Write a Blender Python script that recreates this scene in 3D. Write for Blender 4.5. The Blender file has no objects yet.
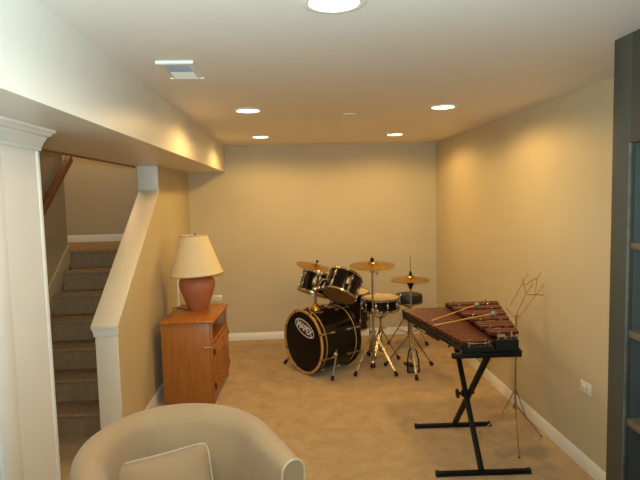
import bpy, bmesh, math, random
from mathutils import Vector, Matrix, Euler
random.seed(7)
C = bpy.context.scene.collection
S = bpy.context.scene
PI = math.pi

# ------------------------------------------------------------------ camera
CAM = Vector((0, 0, 1.66))
F_PX, PITCH, YAW, ROLL = 543.1, .08321, .05671, -.02448
def make_camera():
    cy, sy, cp, sp = math.cos(YAW), math.sin(YAW), math.cos(PITCH), math.sin(PITCH)
    fwd = Vector((sy*cp, cy*cp, -sp)); right = Vector((cy, -sy, 0)); up = right.cross(fwd)
    cr, sr = math.cos(ROLL), math.sin(ROLL)
    r2 = right*cr + up*sr; u2 = -right*sr + up*cr
    m = Matrix((r2, u2, -fwd)).transposed().to_4x4(); m.translation = CAM
    cd = bpy.data.cameras.new('camera'); cd.sensor_fit = 'HORIZONTAL'; cd.sensor_width = 36
    cd.lens = F_PX*36/640; cd.clip_start = .02; cd.clip_end = 60
    co = bpy.data.objects.new('camera', cd); co.matrix_world = m; C.objects.link(co)
    S.camera = co
    return m
CAM_M = make_camera()

# ------------------------------------------------------------------ world, exposure, the camera's flash
w = bpy.data.worlds.new('world'); S.world = w; w.use_nodes = True
w.node_tree.nodes['Background'].inputs[0].default_value = (.9, .75, .55, 1)
w.node_tree.nodes['Background'].inputs[1].default_value = .0
S.view_settings.view_transform = 'Standard'; S.view_settings.look = 'None'
S.view_settings.gamma = 1; S.view_settings.use_curve_mapping = False
S.view_settings.exposure = 0.24
FLASH_W = 190; FLASH_COL = (.76, .97, 1.0)
LAMP_W = 28; LAMP_COL = (1.0, .62, .20); NEAR_COL = (1.0, .95, .82)
V0 = Vector; FLASH_DIR = (.04, 1, .27)      # the flash points slightly up
fl_d = bpy.data.lights.new('camera_flash', 'SPOT'); fl_d.energy = FLASH_W; fl_d.color = FLASH_COL
fl_d.spot_size = math.radians(126); fl_d.spot_blend = 1.0; fl_d.shadow_soft_size = .03
fl_o = bpy.data.objects.new('camera_flash', fl_d); fl_o.matrix_world = Matrix.Translation((0, .02, 1.73)) @ V0(FLASH_DIR).to_track_quat('-Z', 'Y').to_matrix().to_4x4(); C.objects.link(fl_o)

# ------------------------------------------------------------------ materials
def lin(c):
    return tuple(((v/255/12.92) if v/255 <= .04045 else ((v/255+.055)/1.055)**2.4) for v in c) + (1,)
def mat(name, rgb, rough=.6, metal=0, rgb2=None, scale=8, detail=4, bump=0, bscale=200, stretch=None, spec=.5, lo=.35, hi=.65, coat=0, emit=None, transmission=0, sheen=0, sub=0):
    m = bpy.data.materials.new(name); m.use_nodes = True
    nt = m.node_tree; b = nt.nodes['Principled BSDF']
    b.inputs['Base Color'].default_value = lin(rgb); b.inputs['Roughness'].default_value = rough
    b.inputs['Metallic'].default_value = metal; b.inputs['Specular IOR Level'].default_value = spec
    b.inputs['Coat Weight'].default_value = coat; b.inputs['Transmission Weight'].default_value = transmission
    b.inputs['Sheen Weight'].default_value = sheen
    tc = nt.nodes.new('ShaderNodeTexCoord'); src = tc.outputs['Object']
    if stretch:
        mp = nt.nodes.new('ShaderNodeMapping'); mp.inputs['Scale'].default_value = stretch
        nt.links.new(src, mp.inputs['Vector']); src = mp.outputs['Vector']
    if rgb2:
        n = nt.nodes.new('ShaderNodeTexNoise'); n.inputs['Scale'].default_value = scale; n.inputs['Detail'].default_value = detail
        n.inputs['Roughness'].default_value = .6
        nt.links.new(src, n.inputs['Vector'])
        r = nt.nodes.new('ShaderNodeValToRGB'); r.color_ramp.elements[0].position = lo; r.color_ramp.elements[1].position = hi
        r.color_ramp.elements[0].color = lin(rgb); r.color_ramp.elements[1].color = lin(rgb2)
        nt.links.new(n.outputs['Fac'], r.inputs['Fac']); nt.links.new(r.outputs['Color'], b.inputs['Base Color'])
    if bump:
        n2 = nt.nodes.new('ShaderNodeTexNoise'); n2.inputs['Scale'].default_value = bscale; n2.inputs['Detail'].default_value = 3
        nt.links.new(src, n2.inputs['Vector'])
        bp = nt.nodes.new('ShaderNodeBump'); bp.inputs['Strength'].default_value = bump; bp.inputs['Distance'].default_value = .004
        nt.links.new(n2.outputs['Fac'], bp.inputs['Height']); nt.links.new(bp.outputs['Normal'], b.inputs['Normal'])
    if emit:
        b.inputs['Emission Color'].default_value = emit[0]; b.inputs['Emission Strength'].default_value = emit[1]
    return m
M = {}
M['ceiling'] = mat('ceiling_paint', (236, 231, 222), .55, rgb2=(239, 234, 226), scale=2, bump=.08, bscale=90, spec=.35)
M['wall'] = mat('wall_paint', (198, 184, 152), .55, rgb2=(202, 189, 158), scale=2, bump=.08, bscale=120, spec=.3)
M['soffit'] = mat('soffit_paint', (226, 220, 208), .36, rgb2=(229, 224, 213), scale=2, bump=.05, bscale=40, spec=.55)
M['cream'] = mat('cream_paint', (228, 223, 213), .5, rgb2=(231, 226, 218), scale=2, bump=.04, bscale=90)
M['white'] = mat('white_trim_paint', (236, 234, 226), .35, rgb2=(231, 229, 221), scale=5)
M['cap'] = mat('cap_paint', (240, 228, 202), .4, rgb2=(243, 232, 208), scale=5)
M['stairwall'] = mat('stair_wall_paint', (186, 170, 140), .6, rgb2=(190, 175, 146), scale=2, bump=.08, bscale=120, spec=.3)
M['dark'] = mat('dark_olive_paint', (74, 73, 65), .6, rgb2=(79, 78, 70), scale=3, bump=.1, bscale=60, spec=.2)
M['darkin'] = mat('slate_paint', (70, 75, 71), .6, rgb2=(65, 70, 66), scale=4)
M['bead'] = mat('edge_highlight_paint', (112, 114, 106), .4, rgb2=(84, 86, 80), scale=14)  # paler tone paints the lamp's highlight along the shelf opening edge
M['shelf'] = mat('shelf_paint', (108, 100, 82), .5, rgb2=(100, 93, 76), scale=4)
M['stepcarpet'] = mat('stair_carpet', (156, 130, 98), .95, rgb2=(172, 146, 112), scale=22, bump=.8, bscale=450, spec=.1)  # same carpet as the floor, the stairwell's dimmer light put into its colour
M['oak'] = mat('oak_veneer', (176, 112, 48), .38, rgb2=(160, 98, 40), scale=5, stretch=(9, 9, .7), lo=.35, hi=.68)
M['oaktop'] = mat('oak_top', (184, 114, 50), .3, rgb2=(160, 94, 38), scale=5, stretch=(9, .7, 9), lo=.4, hi=.62)
M['rail'] = mat('rail_wood', (146, 94, 56), .4, rgb2=(124, 76, 44), scale=6, stretch=(12, 1, 12))
M['brass'] = mat('brass', (212, 168, 84), .28, 1, rgb2=(190, 148, 70), scale=30)
M['black'] = mat('black_iron', (13, 12, 12), .55, 0, rgb2=(17, 16, 16), scale=20, spec=.25)
M['rubber'] = mat('black_rubber', (18, 17, 16), .75, rgb2=(24, 22, 20), scale=30)
M['chrome'] = mat('chrome', (198, 190, 178), .25, 1, rgb2=(178, 170, 158), scale=20)
M['drumwrap'] = mat('black_lacquer', (8, 8, 8), .15, 0, rgb2=(11, 10, 10), scale=6, spec=.35)
M['blackhead'] = mat('black_drum_head', (10, 9, 9), .45, rgb2=(13, 12, 11), scale=6, spec=.2)
M['hoop'] = mat('maple_hoop', (196, 152, 84), .3, rgb2=(180, 136, 70), scale=14, coat=.4)
M['head'] = mat('coated_drum_head', (226, 206, 164), .35, rgb2=(216, 194, 150), scale=8)
M['tomhead'] = mat('gold_reflection_head', (184, 138, 76), .25, .35, rgb2=(170, 124, 64), scale=6)  # the carpet's gold reflection is put into this head's colour
M['skirt'] = mat('skirt_paint', (198, 184, 156), .5, rgb2=(194, 180, 152), scale=5)
M['bronze'] = mat('cymbal_bronze', (200, 158, 84), .3, 1, rgb2=(168, 126, 60), scale=10, bump=.15, bscale=60)
M['seatvinyl'] = mat('black_vinyl', (30, 32, 31), .4, rgb2=(38, 40, 38), scale=20)
M['rosewood'] = mat('rosewood', (98, 36, 27), .36, rgb2=(72, 26, 20), scale=7, stretch=(1.2, 14, 14), lo=.35, hi=.65)
M['xblack'] = mat('xylophone_frame_black', (13, 12, 12), .5, rgb2=(17, 16, 15), scale=10)
M['stick'] = mat('birch_stick', (214, 162, 84), .4, rgb2=(198, 146, 72), scale=10)
M['mallet'] = mat('green_rubber', (128, 156, 132), .5, rgb2=(118, 146, 124), scale=14)
M['wire'] = mat('nickel_wire', (176, 150, 110), .35, .8, rgb2=(158, 134, 96), scale=30)
M['terracotta'] = mat('terracotta', (184, 116, 82), .5, rgb2=(170, 104, 72), scale=6, bump=.1, bscale=30)
M['shade'] = mat('linen_shade', (233, 217, 180), .8, rgb2=(231, 214, 176), scale=6, bump=.1, bscale=300)
M['fabric'] = mat('beige_twill', (174, 142, 105), .9, rgb2=(180, 149, 112), scale=5, bump=.5, bscale=13, spec=.2, sheen=.2)
M['piping'] = mat('cream_piping', (206, 184, 148), .7, rgb2=(198, 182, 150), scale=60)
M['plastic'] = mat('white_plastic', (234, 228, 212), .35, rgb2=(228, 222, 206), scale=10)
M['slot'] = mat('slot_dark', (46, 42, 36), .6, rgb2=(54, 50, 44), scale=30)
M['logo'] = mat('white_print', (226, 226, 224), .5, rgb2=(220, 220, 218), scale=20)
M['ventshade'] = mat('vent_shaded_white', (206, 214, 222), .4, rgb2=(198, 206, 214), scale=20)  # shade of the away-facing louvres put into a bluish tone
M['brownline'] = mat('brown_strip', (120, 84, 50), .5, rgb2=(106, 72, 42), scale=12)  # plain brown for the narrow strip at the soffit edge
M['led'] = mat('lamp_lens', (255, 240, 205), .5, rgb2=(255, 238, 200), scale=9, emit=((1, .80, .45, 1), 9))
M['foot'] = mat('dark_wood_foot', (60, 40, 26), .4, rgb2=(48, 32, 20), scale=12)

def carpet_mat():
    m = bpy.data.materials.new('tan_carpet'); m.use_nodes = True
    nt = m.node_tree; b = nt.nodes['Principled BSDF']; L = nt.links.new
    b.inputs['Roughness'].default_value = .95; b.inputs['Specular IOR Level'].default_value = .1; b.inputs['Sheen Weight'].default_value = .15
    tc = nt.nodes.new('ShaderNodeTexCoord')
    big = nt.nodes.new('ShaderNodeTexNoise'); big.inputs['Scale'].default_value = 7; big.inputs['Detail'].default_value = 7; big.inputs['Roughness'].default_value = .7; big.inputs['Distortion'].default_value = .25
    fine = nt.nodes.new('ShaderNodeTexNoise'); fine.inputs['Scale'].default_value = 160; fine.inputs['Detail'].default_value = 2
    for n in (big, fine): L(tc.outputs['Object'], n.inputs['Vector'])
    r = nt.nodes.new('ShaderNodeValToRGB'); e = r.color_ramp.elements
    e[0].position = .30; e[0].color = lin((172, 144, 104)); e[1].position = .62; e[1].color = lin((194, 166, 124))
    L(big.outputs['Fac'], r.inputs['Fac'])
    mx = nt.nodes.new('ShaderNodeMix'); mx.data_type = 'RGBA'; mx.blend_type = 'OVERLAY'; mx.inputs[0].default_value = .25
    L(r.outputs['Color'], mx.inputs[6]); L(fine.outputs['Color'], mx.inputs[7]); L(mx.outputs[2], b.inputs['Base Color'])
    bp = nt.nodes.new('ShaderNodeBump'); bp.inputs['Strength'].default_value = .5; bp.inputs['Distance'].default_value = .006
    ad = nt.nodes.new('ShaderNodeMath'); ad.operation = 'MULTIPLY_ADD'; ad.inputs[1].default_value = 1.2
    L(big.outputs['Fac'], ad.inputs[0]); L(fine.outputs['Fac'], ad.inputs[2]); L(ad.outputs[0], bp.inputs['Height'])
    L(bp.outputs['Normal'], b.inputs['Normal'])
    return m
M['carpet'] = carpet_mat()

# ------------------------------------------------------------------ mesh helpers
V = Vector
class G:
    """collects shapes into one mesh"""
    def __init__(s): s.bm = bmesh.new()
    def box(s, x0, x1, y0, y1, z0, z1, bevel=0, m=None, seg=2):
        t = bmesh.new()
        vs = [t.verts.new((x, y, z)) for x in (x0, x1) for y in (y0, y1) for z in (z0, z1)]
        for f in ((0,1,3,2),(4,6,7,5),(0,4,5,1),(2,3,7,6),(0,2,6,4),(1,5,7,3)): t.faces.new([vs[i] for i in f])
        bmesh.ops.recalc_face_normals(t, faces=t.faces)
        if bevel: bmesh.ops.bevel(t, geom=t.edges[:], offset=bevel, segments=seg, profile=.5, affect='EDGES')
        return s.merge(t, m)
    def merge(s, t, m=None):
        if m is not None: bmesh.ops.transform(t, matrix=m, verts=t.verts)
        me = bpy.data.meshes.new('tmp'); t.to_mesh(me); t.free(); s.bm.from_mesh(me); bpy.data.meshes.remove(me)
        return s
    def prism(s, pts, axis, a, b, bevel=0):
        """polygon pts in the two other axes, extruded along axis from a to b"""
        t = bmesh.new()
        def P(p, v):
            return (v, p[0], p[1]) if axis == 0 else (p[0], v, p[1]) if axis == 1 else (p[0], p[1], v)
        A = [t.verts.new(P(p, a)) for p in pts]; B = [t.verts.new(P(p, b)) for p in pts]; n = len(pts)
        t.faces.new(A); t.faces.new(B[::-1])
        for i in range(n): t.faces.new((A[i], B[i], B[(i+1) % n], A[(i+1) % n]))
        bmesh.ops.recalc_face_normals(t, faces=t.faces)
        if bevel: bmesh.ops.bevel(t, geom=t.edges[:], offset=bevel, segments=2, profile=.5, affect='EDGES')
        return s.merge(t)
    def tube(s, pts, r, seg=8, closed=False, cap=True):
        """pts polyline; r a number or one radius per point"""
        pts = [V(p) for p in pts]; n = len(pts); rs = r if isinstance(r, (list, tuple)) else [r]*n
        rings = []; prev = None
        for i, p in enumerate(pts):
            a = pts[i-1] if (i > 0 or closed) else p; b = pts[(i+1) % n] if (i < n-1 or closed) else p
            d = (b-a).normalized()
            if prev is None:
                ref = V((0,0,1)) if abs(d.z) < .9 else V((1,0,0)); u = d.cross(ref).normalized()
            else:
                u = (prev - d*prev.dot(d)).normalized()
            prev = u; v = d.cross(u)
            rings.append([s.bm.verts.new(p + (u*math.cos(2*PI*k/seg) + v*math.sin(2*PI*k/seg))*rs[i]) for k in range(seg)])
        m = n if closed else n-1
        for i in range(m):
            A, B = rings[i], rings[(i+1) % n]
            for k in range(seg): s.bm.faces.new((A[k], A[(k+1) % seg], B[(k+1) % seg], B[k]))
        if cap and not closed:
            s.bm.faces.new(rings[0][::-1]); s.bm.faces.new(rings[-1])
        return s
    def lathe(s, prof, seg=32, m=None):
        """prof: (radius, z) list about Z"""
        t = bmesh.new(); rings = []
        for r, z in prof:
            rings.append([t.verts.new((0, 0, z))] if r < 1e-6 else [t.verts.new((r*math.cos(2*PI*k/seg), r*math.sin(2*PI*k/seg), z)) for k in range(seg)])
        for A, B in zip(rings, rings[1:]):
            for k in range(seg):
                j = (k+1) % seg
                if len(A) == 1 and len(B) == 1: continue
                if len(A) == 1: t.faces.new((A[0], B[j], B[k]))
                elif len(B) == 1: t.faces.new((A[k], A[j], B[0]))
                else: t.faces.new((A[k], A[j], B[j], B[k]))
        bmesh.ops.recalc_face_normals(t, faces=t.faces)
        return s.merge(t, m)
    def ball(s, c, r, seg=12, sc=(1,1,1)):
        t = bmesh.new(); bmesh.ops.create_uvsphere(t, u_segments=seg, v_segments=max(6, seg//2+2), radius=r)
        return s.merge(t, Matrix.Translation(c) @ Matrix.Diagonal((*sc, 1)))
    def mesh(s, name, smooth=True, ang=35):
        me = bpy.data.meshes.new(name); bmesh.ops.recalc_face_normals(s.bm, faces=s.bm.faces)
        if smooth:
            for f in s.bm.faces: f.smooth = True
            for e in s.bm.edges:
                if len(e.link_faces) == 2 and e.calc_face_angle(0) > math.radians(ang): e.smooth = False
        s.bm.to_mesh(me); s.bm.free()
        return me

def tag(o, label=None, cat=None, group=None, kind=None):
    if label: o['label'] = label
    if cat: o['category'] = cat
    if group: o['group'] = group
    if kind: o['kind'] = kind
    return o
def add(name, me, m, parent=None, label=None):
    """link a mesh; vertices are local to the parent"""
    if isinstance(me, G): me = me.mesh(name)
    o = bpy.data.objects.new(name, me); C.objects.link(o)
    if m is not None and not me.materials: me.materials.append(M[m])
    if parent: o.parent = parent
    if label: o['label'] = label
    return o
def empty(name, loc, label=None, cat=None, group=None, rot=None):
    o = bpy.data.objects.new(name, None); C.objects.link(o); o.location = loc; o.empty_display_size = .1
    if rot is not None: o.rotation_euler = rot
    return tag(o, label, cat, group)
def struct(name, g, m, label, cat, parent=None):
    o = add(name, g, m, parent); return tag(o, label, cat, kind='structure') if parent is None else o
def solid(name, g, m, label, cat, base, group=None):
    """a thing of one mesh given in world coordinates with its origin moved to base"""
    b = V(base)
    bmesh.ops.translate(g.bm, verts=g.bm.verts, vec=-b)
    o = add(name, g, m); o.location = b
    return tag(o, label, cat, group)
def copy_tree(o, parent=None):
    c = o.copy(); C.objects.link(c); c.parent = parent
    for ch in list(o.children): copy_tree(ch, c)
    return c
def axis_rot(d, spin=0):
    """euler that turns local +Z to direction d"""
    return (V((0,0,1)).rotation_difference(V(d).normalized()).to_matrix() @ Matrix.Rotation(spin, 3, 'Z')).to_euler()

# ------------------------------------------------------------------ room
XR, XL, YB, ZC, ZS = 1.714, -1.119, 6.232, 2.233, 1.942
XLB = -1.256         # stair side of the left wall
XN, YN = -1.0, 2.283 # near pilaster wall face and its far end
XS = -2.06           # left wall of the stairs
YR = -2.6
struct('floor', G().box(-2.2, XR+.12, YR, YB+.12, -.1, 0), 'carpet', 'mottled tan carpet covering the basement floor', 'floor')
struct('ceiling', G().box(-.70, XR+.12, YR, YB+.12, ZC, ZC+.1), 'ceiling', 'smooth off-white basement ceiling', 'ceiling')
struct('wall_back', G().box(XLB, XR+.12, YB, YB+.12, 0, ZC), 'wall', 'tan painted wall behind the drum kit', 'wall')
struct('wall_right', G().box(XR, XR+.12, YR, YB, 0, ZC), 'wall', 'tan painted wall beside the xylophone', 'wall')
struct('wall_rear', G().box(-2.2, XR+.12, YR-.12, YR, 0, ZC), 'wall', 'tan wall behind the viewer', 'wall')
struct('wall_left', G().prism([(3.5, 0), (YB, 0), (YB, ZS), (4.785, ZS), (4.785, 1.73), (3.5, .805)], 0, XLB, XL), 'wall',
       'tan wall between room and stairs with a sloping knee wall end', 'wall')
struct('soffit', G().box(-1.31, -.70, YR, YB, ZS, ZC+.1), 'soffit', 'white boxed soffit running along the left side of the ceiling', 'soffit')
struct('wall_left_near', G().box(-1.15, XN, YR, YN-.02, 0, ZS), 'cream', 'cream wall under the soffit at the left edge', 'wall')
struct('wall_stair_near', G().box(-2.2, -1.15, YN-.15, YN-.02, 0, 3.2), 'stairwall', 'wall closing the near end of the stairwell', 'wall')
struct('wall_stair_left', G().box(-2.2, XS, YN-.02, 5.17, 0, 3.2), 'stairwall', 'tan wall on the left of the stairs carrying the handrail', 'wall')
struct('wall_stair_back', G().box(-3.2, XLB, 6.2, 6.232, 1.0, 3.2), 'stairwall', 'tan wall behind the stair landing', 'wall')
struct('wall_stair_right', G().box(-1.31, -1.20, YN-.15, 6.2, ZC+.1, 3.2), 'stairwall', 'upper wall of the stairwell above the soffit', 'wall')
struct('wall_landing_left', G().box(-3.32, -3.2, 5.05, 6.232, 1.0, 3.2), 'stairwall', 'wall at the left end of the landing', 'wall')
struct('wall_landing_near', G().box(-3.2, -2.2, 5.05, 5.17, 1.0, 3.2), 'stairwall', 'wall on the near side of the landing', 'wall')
struct('ceiling_stair', G().box(-3.32, -1.2, YN-.15, 6.232, 3.2, 3.3), 'ceiling', 'white ceiling high above the stairs', 'ceiling')

# white edge bead and casing of the near wall, crown moulding
struct('trim_1', G().box(XN-.15, XN+.004, YN-.034, YN, 0, ZS-.075, .01, seg=3), 'white', 'bright white corner edge of the near left wall', 'trim')
struct('trim_2', G().box(XN-.01, XN+.018, 1.50, 1.952, 0, ZS-.075, .006).box(XN-.01, XN+.026, 1.80, 1.93, 0, ZS-.075, .006), 'white',
       'white casing boards on the near left wall', 'trim')
zc0 = ZS-.078
crown = [(XN-.02, zc0), (XN+.010, zc0), (XN+.010, zc0+.012), (XN+.016, zc0+.020), (XN+.020, zc0+.032), (XN+.030, zc0+.042), (XN+.034, zc0+.052),
         (XN+.050, zc0+.056), (XN+.056, zc0+.064), (XN+.072, zc0+.070), (XN+.072, ZS), (XN-.02, ZS)]
struct('trim_3', G().prism(crown, 1, .4, YN), 'white', 'white crown moulding under the soffit at the left edge', 'trim')
struct('trim_4', G().box(-1.315, -1.302, YN, 4.785, ZS-.012, ZS+.01), 'brownline', 'thin brown strip along the stair edge of the soffit', 'trim')
# knee wall cap and end trims
sl = math.atan2(1.745-.862, 4.785-3.472)
cap = [(3.468, .836), (4.785, 1.722), (4.785, 1.748), (3.474, .866), (3.466, .860)]
struct('trim_5', G().prism(cap, 0, -1.276, -1.108, .004), 'cap', 'sloping cream cap on top of the knee wall beside the stairs', 'trim')
struct('trim_6', G().box(-1.266, -1.112, 3.476, 3.5, .79, .838, .004).box(-1.271, -1.110, 3.472, 3.5, .822, .842, .004), 'white',
       'small white moulding under the low end of the knee wall cap', 'trim')
struct('trim_7', G().box(-1.284, -1.112, 4.765, 4.786, 1.736, ZS, .003), 'white', 'white trim block where the knee wall cap meets the soffit', 'trim')

struct('trim_9', G().box(XLB-.002, XL+.002, 3.490, 3.501, 0, .80, .002), 'cap', 'cream end board of the knee wall at the foot of the stairs', 'trim')
def board(name, x0, x1, y0, y1, z0, h, face, label):
    """baseboard with an eased top edge; face = axis and sign of the visible side"""
    g = G()
    if face[0] == 'x':
        a, b = (x1, x0) if face[1] < 0 else (x0, x1)   # a wall side, b room side
        g.prism([(a, z0), (b, z0), (b, z0+h*.82), (a+(b-a)*.6, z0+h*.93), (a+(b-a)*.45, z0+h), (a, z0+h)], 1, y0, y1)
    else:
        a, b = (y1, y0)
        g.prism([(a, z0), (b, z0), (b, z0+h*.82), (a+(b-a)*.6, z0+h*.93), (a+(b-a)*.45, z0+h), (a, z0+h)], 0, x0, x1)
    return struct(name, g, 'white', label, 'baseboard')
board('baseboard_back', XL, XR, YB-.014, YB, 0, .085, ('y', -1), 'white baseboard along the wall behind the drums')
board('baseboard_right', XR-.014, XR, 2.103, YB-.014, 0, .085, ('x', -1), 'white baseboard along the wall beside the xylophone')
board('baseboard_left', XL, XL+.014, 3.5, YB-.014, 0, .085, ('x', 1), 'white baseboard behind the oak cabinet')
board('baseboard_stair', -3.2, XLB, 6.186, 6.2, 1.197, .078, ('y', -1), 'white baseboard along the stair landing')

# ------------------------------------------------------------------ stairs
Y0, TR, RI = 3.805, .236, .171
st = empty('staircase', (-1.66, Y0, 0)); tag(st, 'carpeted stairs climbing behind the knee wall to a landing', 'stairs', kind='structure')
step_me = None
for k in range(1, 7):
    if step_me is None:
        g = G(); g.prism([(0, -.171), (0, -.034), (-.016, -.030), (-.022, -.016), (-.016, -.003), (-.006, 0), (TR, 0), (TR, -.171)], 0, -.385, .385)
        step_me = g.mesh('step')
    o = add('step', step_me, 'stepcarpet', st); o.location = (0, (k-1)*TR, k*RI)
g = G().prism([(0, -.171), (0, -.034), (-.016, -.030), (-.022, -.016), (-.016, -.003), (-.006, 0), (.979, 0), (.979, -.171)], 0, -.385, .385)
g.box(-1.54, -.385, .01, .979, -.171, 0)
o = add('landing', g, 'stepcarpet', st); o.location = (0, 6*TR, 7*RI)
# the mass under the steps
add('understructure', G().prism([(.24, 0), (6*TR+.97, 0), (6*TR+.97, 6*RI), (6*TR, 6*RI), (6*TR, 5*RI), (.24, .0)], 0, -.38, .38), 'stairwall', st)
def nose(y): return RI*((y-Y0)/TR+1)
g = G().prism([(3.70, 0), (3.70, .17), (3.78, nose(3.78)+.12), (5.165, nose(5.165)+.10), (5.165, 1.1), (3.95, 0)], 0, XS, XS+.016)
struct('trim_8', g, 'skirt', 'cream skirt board beside the steps on the stair wall', 'trim')
# handrail
hr = empty('handrail', (XS+.07, 4.4, 1.5), 'brown wooden handrail sloping up the stair wall', 'handrail')
g = G(); d = V((0, .236, .171)).normalized(); a = V((0, -.95, -.688)); b = V((0, .76, .551)); up = V((0, -d.z, d.y))
t = bmesh.new(); prof = [(-.022, -.03), (.022, -.03), (.022, .005), (.03, .015), (.022, .032), (-.022, .032), (-.03, .015), (-.022, .005)]
A = [t.verts.new(a + V((x, 0, 0)) + up*z) for x, z in prof]; B = [t.verts.new(b + V((x, 0, 0)) + up*z) for x, z in prof]
t.faces.new(A); t.faces.new(B[::-1])
for i in range(8): t.faces.new((A[i], B[i], B[(i+1) % 8], A[(i+1) % 8]))
g.merge(t); add('rail', g, 'rail', hr)
for f in (.15, .85):
    p = a.lerp(b, f); add('bracket', G().tube([p - up*.03, p - up*.06 + V((-.02, 0, 0)), p - up*.065 + V((-.068, 0, -.01))], .007, 8), 'brass', hr)

# ------------------------------------------------------------------ dark built-in shelves at the right edge
YD0, YD1, XD = .35, 2.103, 1.288
bi = empty('built_in_bookcase', (1.5, 1.25, 0), 'dark olive grey built-in bookcase at the right edge reaching the ceiling', 'bookcase')
O = bi.location
def lb(x0, x1, y0, y1, z0, z1, bev=.003): return G().box(x0-O.x, x1-O.x, y0-O.y, y1-O.y, z0, z1, bev)
add('stile', lb(XD, XD+.025, 1.993, YD1, .0, ZC-.002), 'dark', bi); add('stile', lb(XD, XD+.025, YD0, YD0+.11, 0, ZC-.002), 'dark', bi)
add('header', lb(XD, XD+.025, YD0+.11, 1.993, 1.826, ZC-.002), 'dark', bi)
add('toe_rail', lb(XD, XD+.025, YD0+.11, 1.993, 0, .12), 'dark', bi)
add('side_panel', lb(XD+.025, XR-.002, YD1-.02, YD1, 0, ZC-.002), 'dark', bi); add('side_panel', lb(XD+.025, XR-.002, YD0, YD0+.02, 0, ZC-.002), 'dark', bi)
add('inner_panel', lb(XD+.025, XR-.03, 1.993, 2.01, .12, ZC-.004), 'darkin', bi)
add('inner_panel', lb(XD+.025, XR-.03, YD0+.09, YD0+.11, .12, ZC-.004), 'darkin', bi)
add('back_panel', lb(XR-.03, XR-.014, YD0+.02, YD1-.02, 0, ZC-.004), 'darkin', bi)
add('edge_highlight', lb(XD-.002, XD+.008, 1.988, 1.994, .12, 1.826, .0015), 'bead', bi)  # pale strip standing in for a lamp highlight
for z in (1.451, 1.109, .757, .40): add('shelf', lb(XD+.010, XR-.03, YD0+.11, 1.993, z-.028, z), 'shelf', bi)

# ------------------------------------------------------------------ ceiling fixtures
rl = empty('recessed_light', (0, 0, ZC), None, 'ceiling light', 'recessed ceiling lights')
add('trim_ring', G().lathe([(.074, -.001), (.076, -.008), (.086, -.010), (.098, -.006), (.100, -.0005), (.090, 0)], 40), 'white', rl)
add('lens', G().lathe([(0, -.012), (.03, -.0115), (.055, -.009), (.076, -.003), (.076, -.001), (0, -.001)], 40), 'led', rl)
ld = bpy.data.lights.new('bulb', 'SPOT'); ld.energy = LAMP_W; ld.color = LAMP_COL; ld.spot_size = math.radians(172); ld.spot_blend = .35; ld.shadow_soft_size = .06
lo_ = bpy.data.objects.new('bulb', ld); C.objects.link(lo_); lo_.parent = rl; lo_.location = (0, 0, -.03)
spots = [(.153, 1.66, 'large round ceiling light cut by the top of the picture'), (-.249, 3.692, 'round recessed light nearer the viewer beside the soffit'),
         (1.062, 3.672, 'round recessed light nearer the viewer by the right wall'), (-.248, 5.324, 'small far recessed light beside the soffit near the back wall'),
         (1.061, 5.321, 'small far recessed light near the back wall on the right')]
for i, (x, y, lab) in enumerate(spots):
    o = rl if i == 0 else copy_tree(rl)
    o.location = (x, y, ZC); o['label'] = lab
    if i == 0:                                   # the near lamp has a whiter bulb than the others
        for c_ in list(o.children):
            if c_.type == 'LIGHT': warm = c_.data; c_.data = warm.copy(); c_.data.color = NEAR_COL; c_.data.energy = LAMP_W*.68
    else:
        for c_ in list(o.children):
            if c_.type == 'LIGHT': c_.data = warm

# added warm fill, unseen above the landing, that brightens the stairwell walls
ud = bpy.data.lights.new('stairwell_fill', 'POINT'); ud.energy = 13; ud.color = (1.0, .72, .40); ud.shadow_soft_size = .12
uo = bpy.data.objects.new('stairwell_fill', ud); C.objects.link(uo); uo.location = (-2.1, 5.6, 2.9)

# air vent
v = empty('ceiling_vent', (-.458, 2.515, ZC), 'white rectangular air vent on the ceiling by the soffit', 'air vent')
x0, x1, y0, y1, xi, yi = -.078, .078, -.165, .165, .052, .135
g = G()
g.prism([(y0, -.001), (y0, -.012), (y0+.005, -.015), (-yi, -.013), (-yi, -.001)], 0, x0, x1)
add('frame_side', g, 'white', v)
g = G().prism([(y1, -.001), (y1, -.005), (yi, -.013), (yi, -.001)], 0, x0, x1); add('frame_side', g, 'ceiling', v)  # ceiling colour paints the grazing shade on this and the long sides
for s in (-1, 1):
    g = G().prism([(s*x1, -.001), (s*x1, -.005), (s*xi, -.013), (s*xi, -.001)], 1, -yi, yi); add('frame_side', g, 'ceiling', v)
add('backing', G().box(-xi, xi, -yi, yi, -.003, -.0005), 'ventshade', v)
lv = G().prism([(.006, -.003), (-.008, -.012), (-.006, -.013), (.008, -.003)], 0, -xi, xi).mesh('louvre')
for k in range(13):          # a two-way register: the near louvres lean one way, the far ones the other
    o = add('louvre', lv, 'ventshade', v); o.location = (0, -yi+.012+k*.0205, 0)
    if k > 6: o.rotation_euler = (0, 0, PI)
    if k == 7: lv = lv.copy(); lv.materials.clear(); lv.materials.append(M['plastic']); o.data = lv
p = empty('ceiling_plate', (.462, 3.95, ZC), 'small flat white cover plate on the ceiling between the recessed lights', 'cover plate')
add('plate', G().lathe([(0, -.010), (.040, -.010), (.048, -.006), (.050, -.0005), (0, -.0005)], 28), 'plastic', p)
add('screw', G().lathe([(0, -.012), (.005, -.0115), (.006, -.0095), (0, -.0095)], 10), 'chrome', p)

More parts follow.
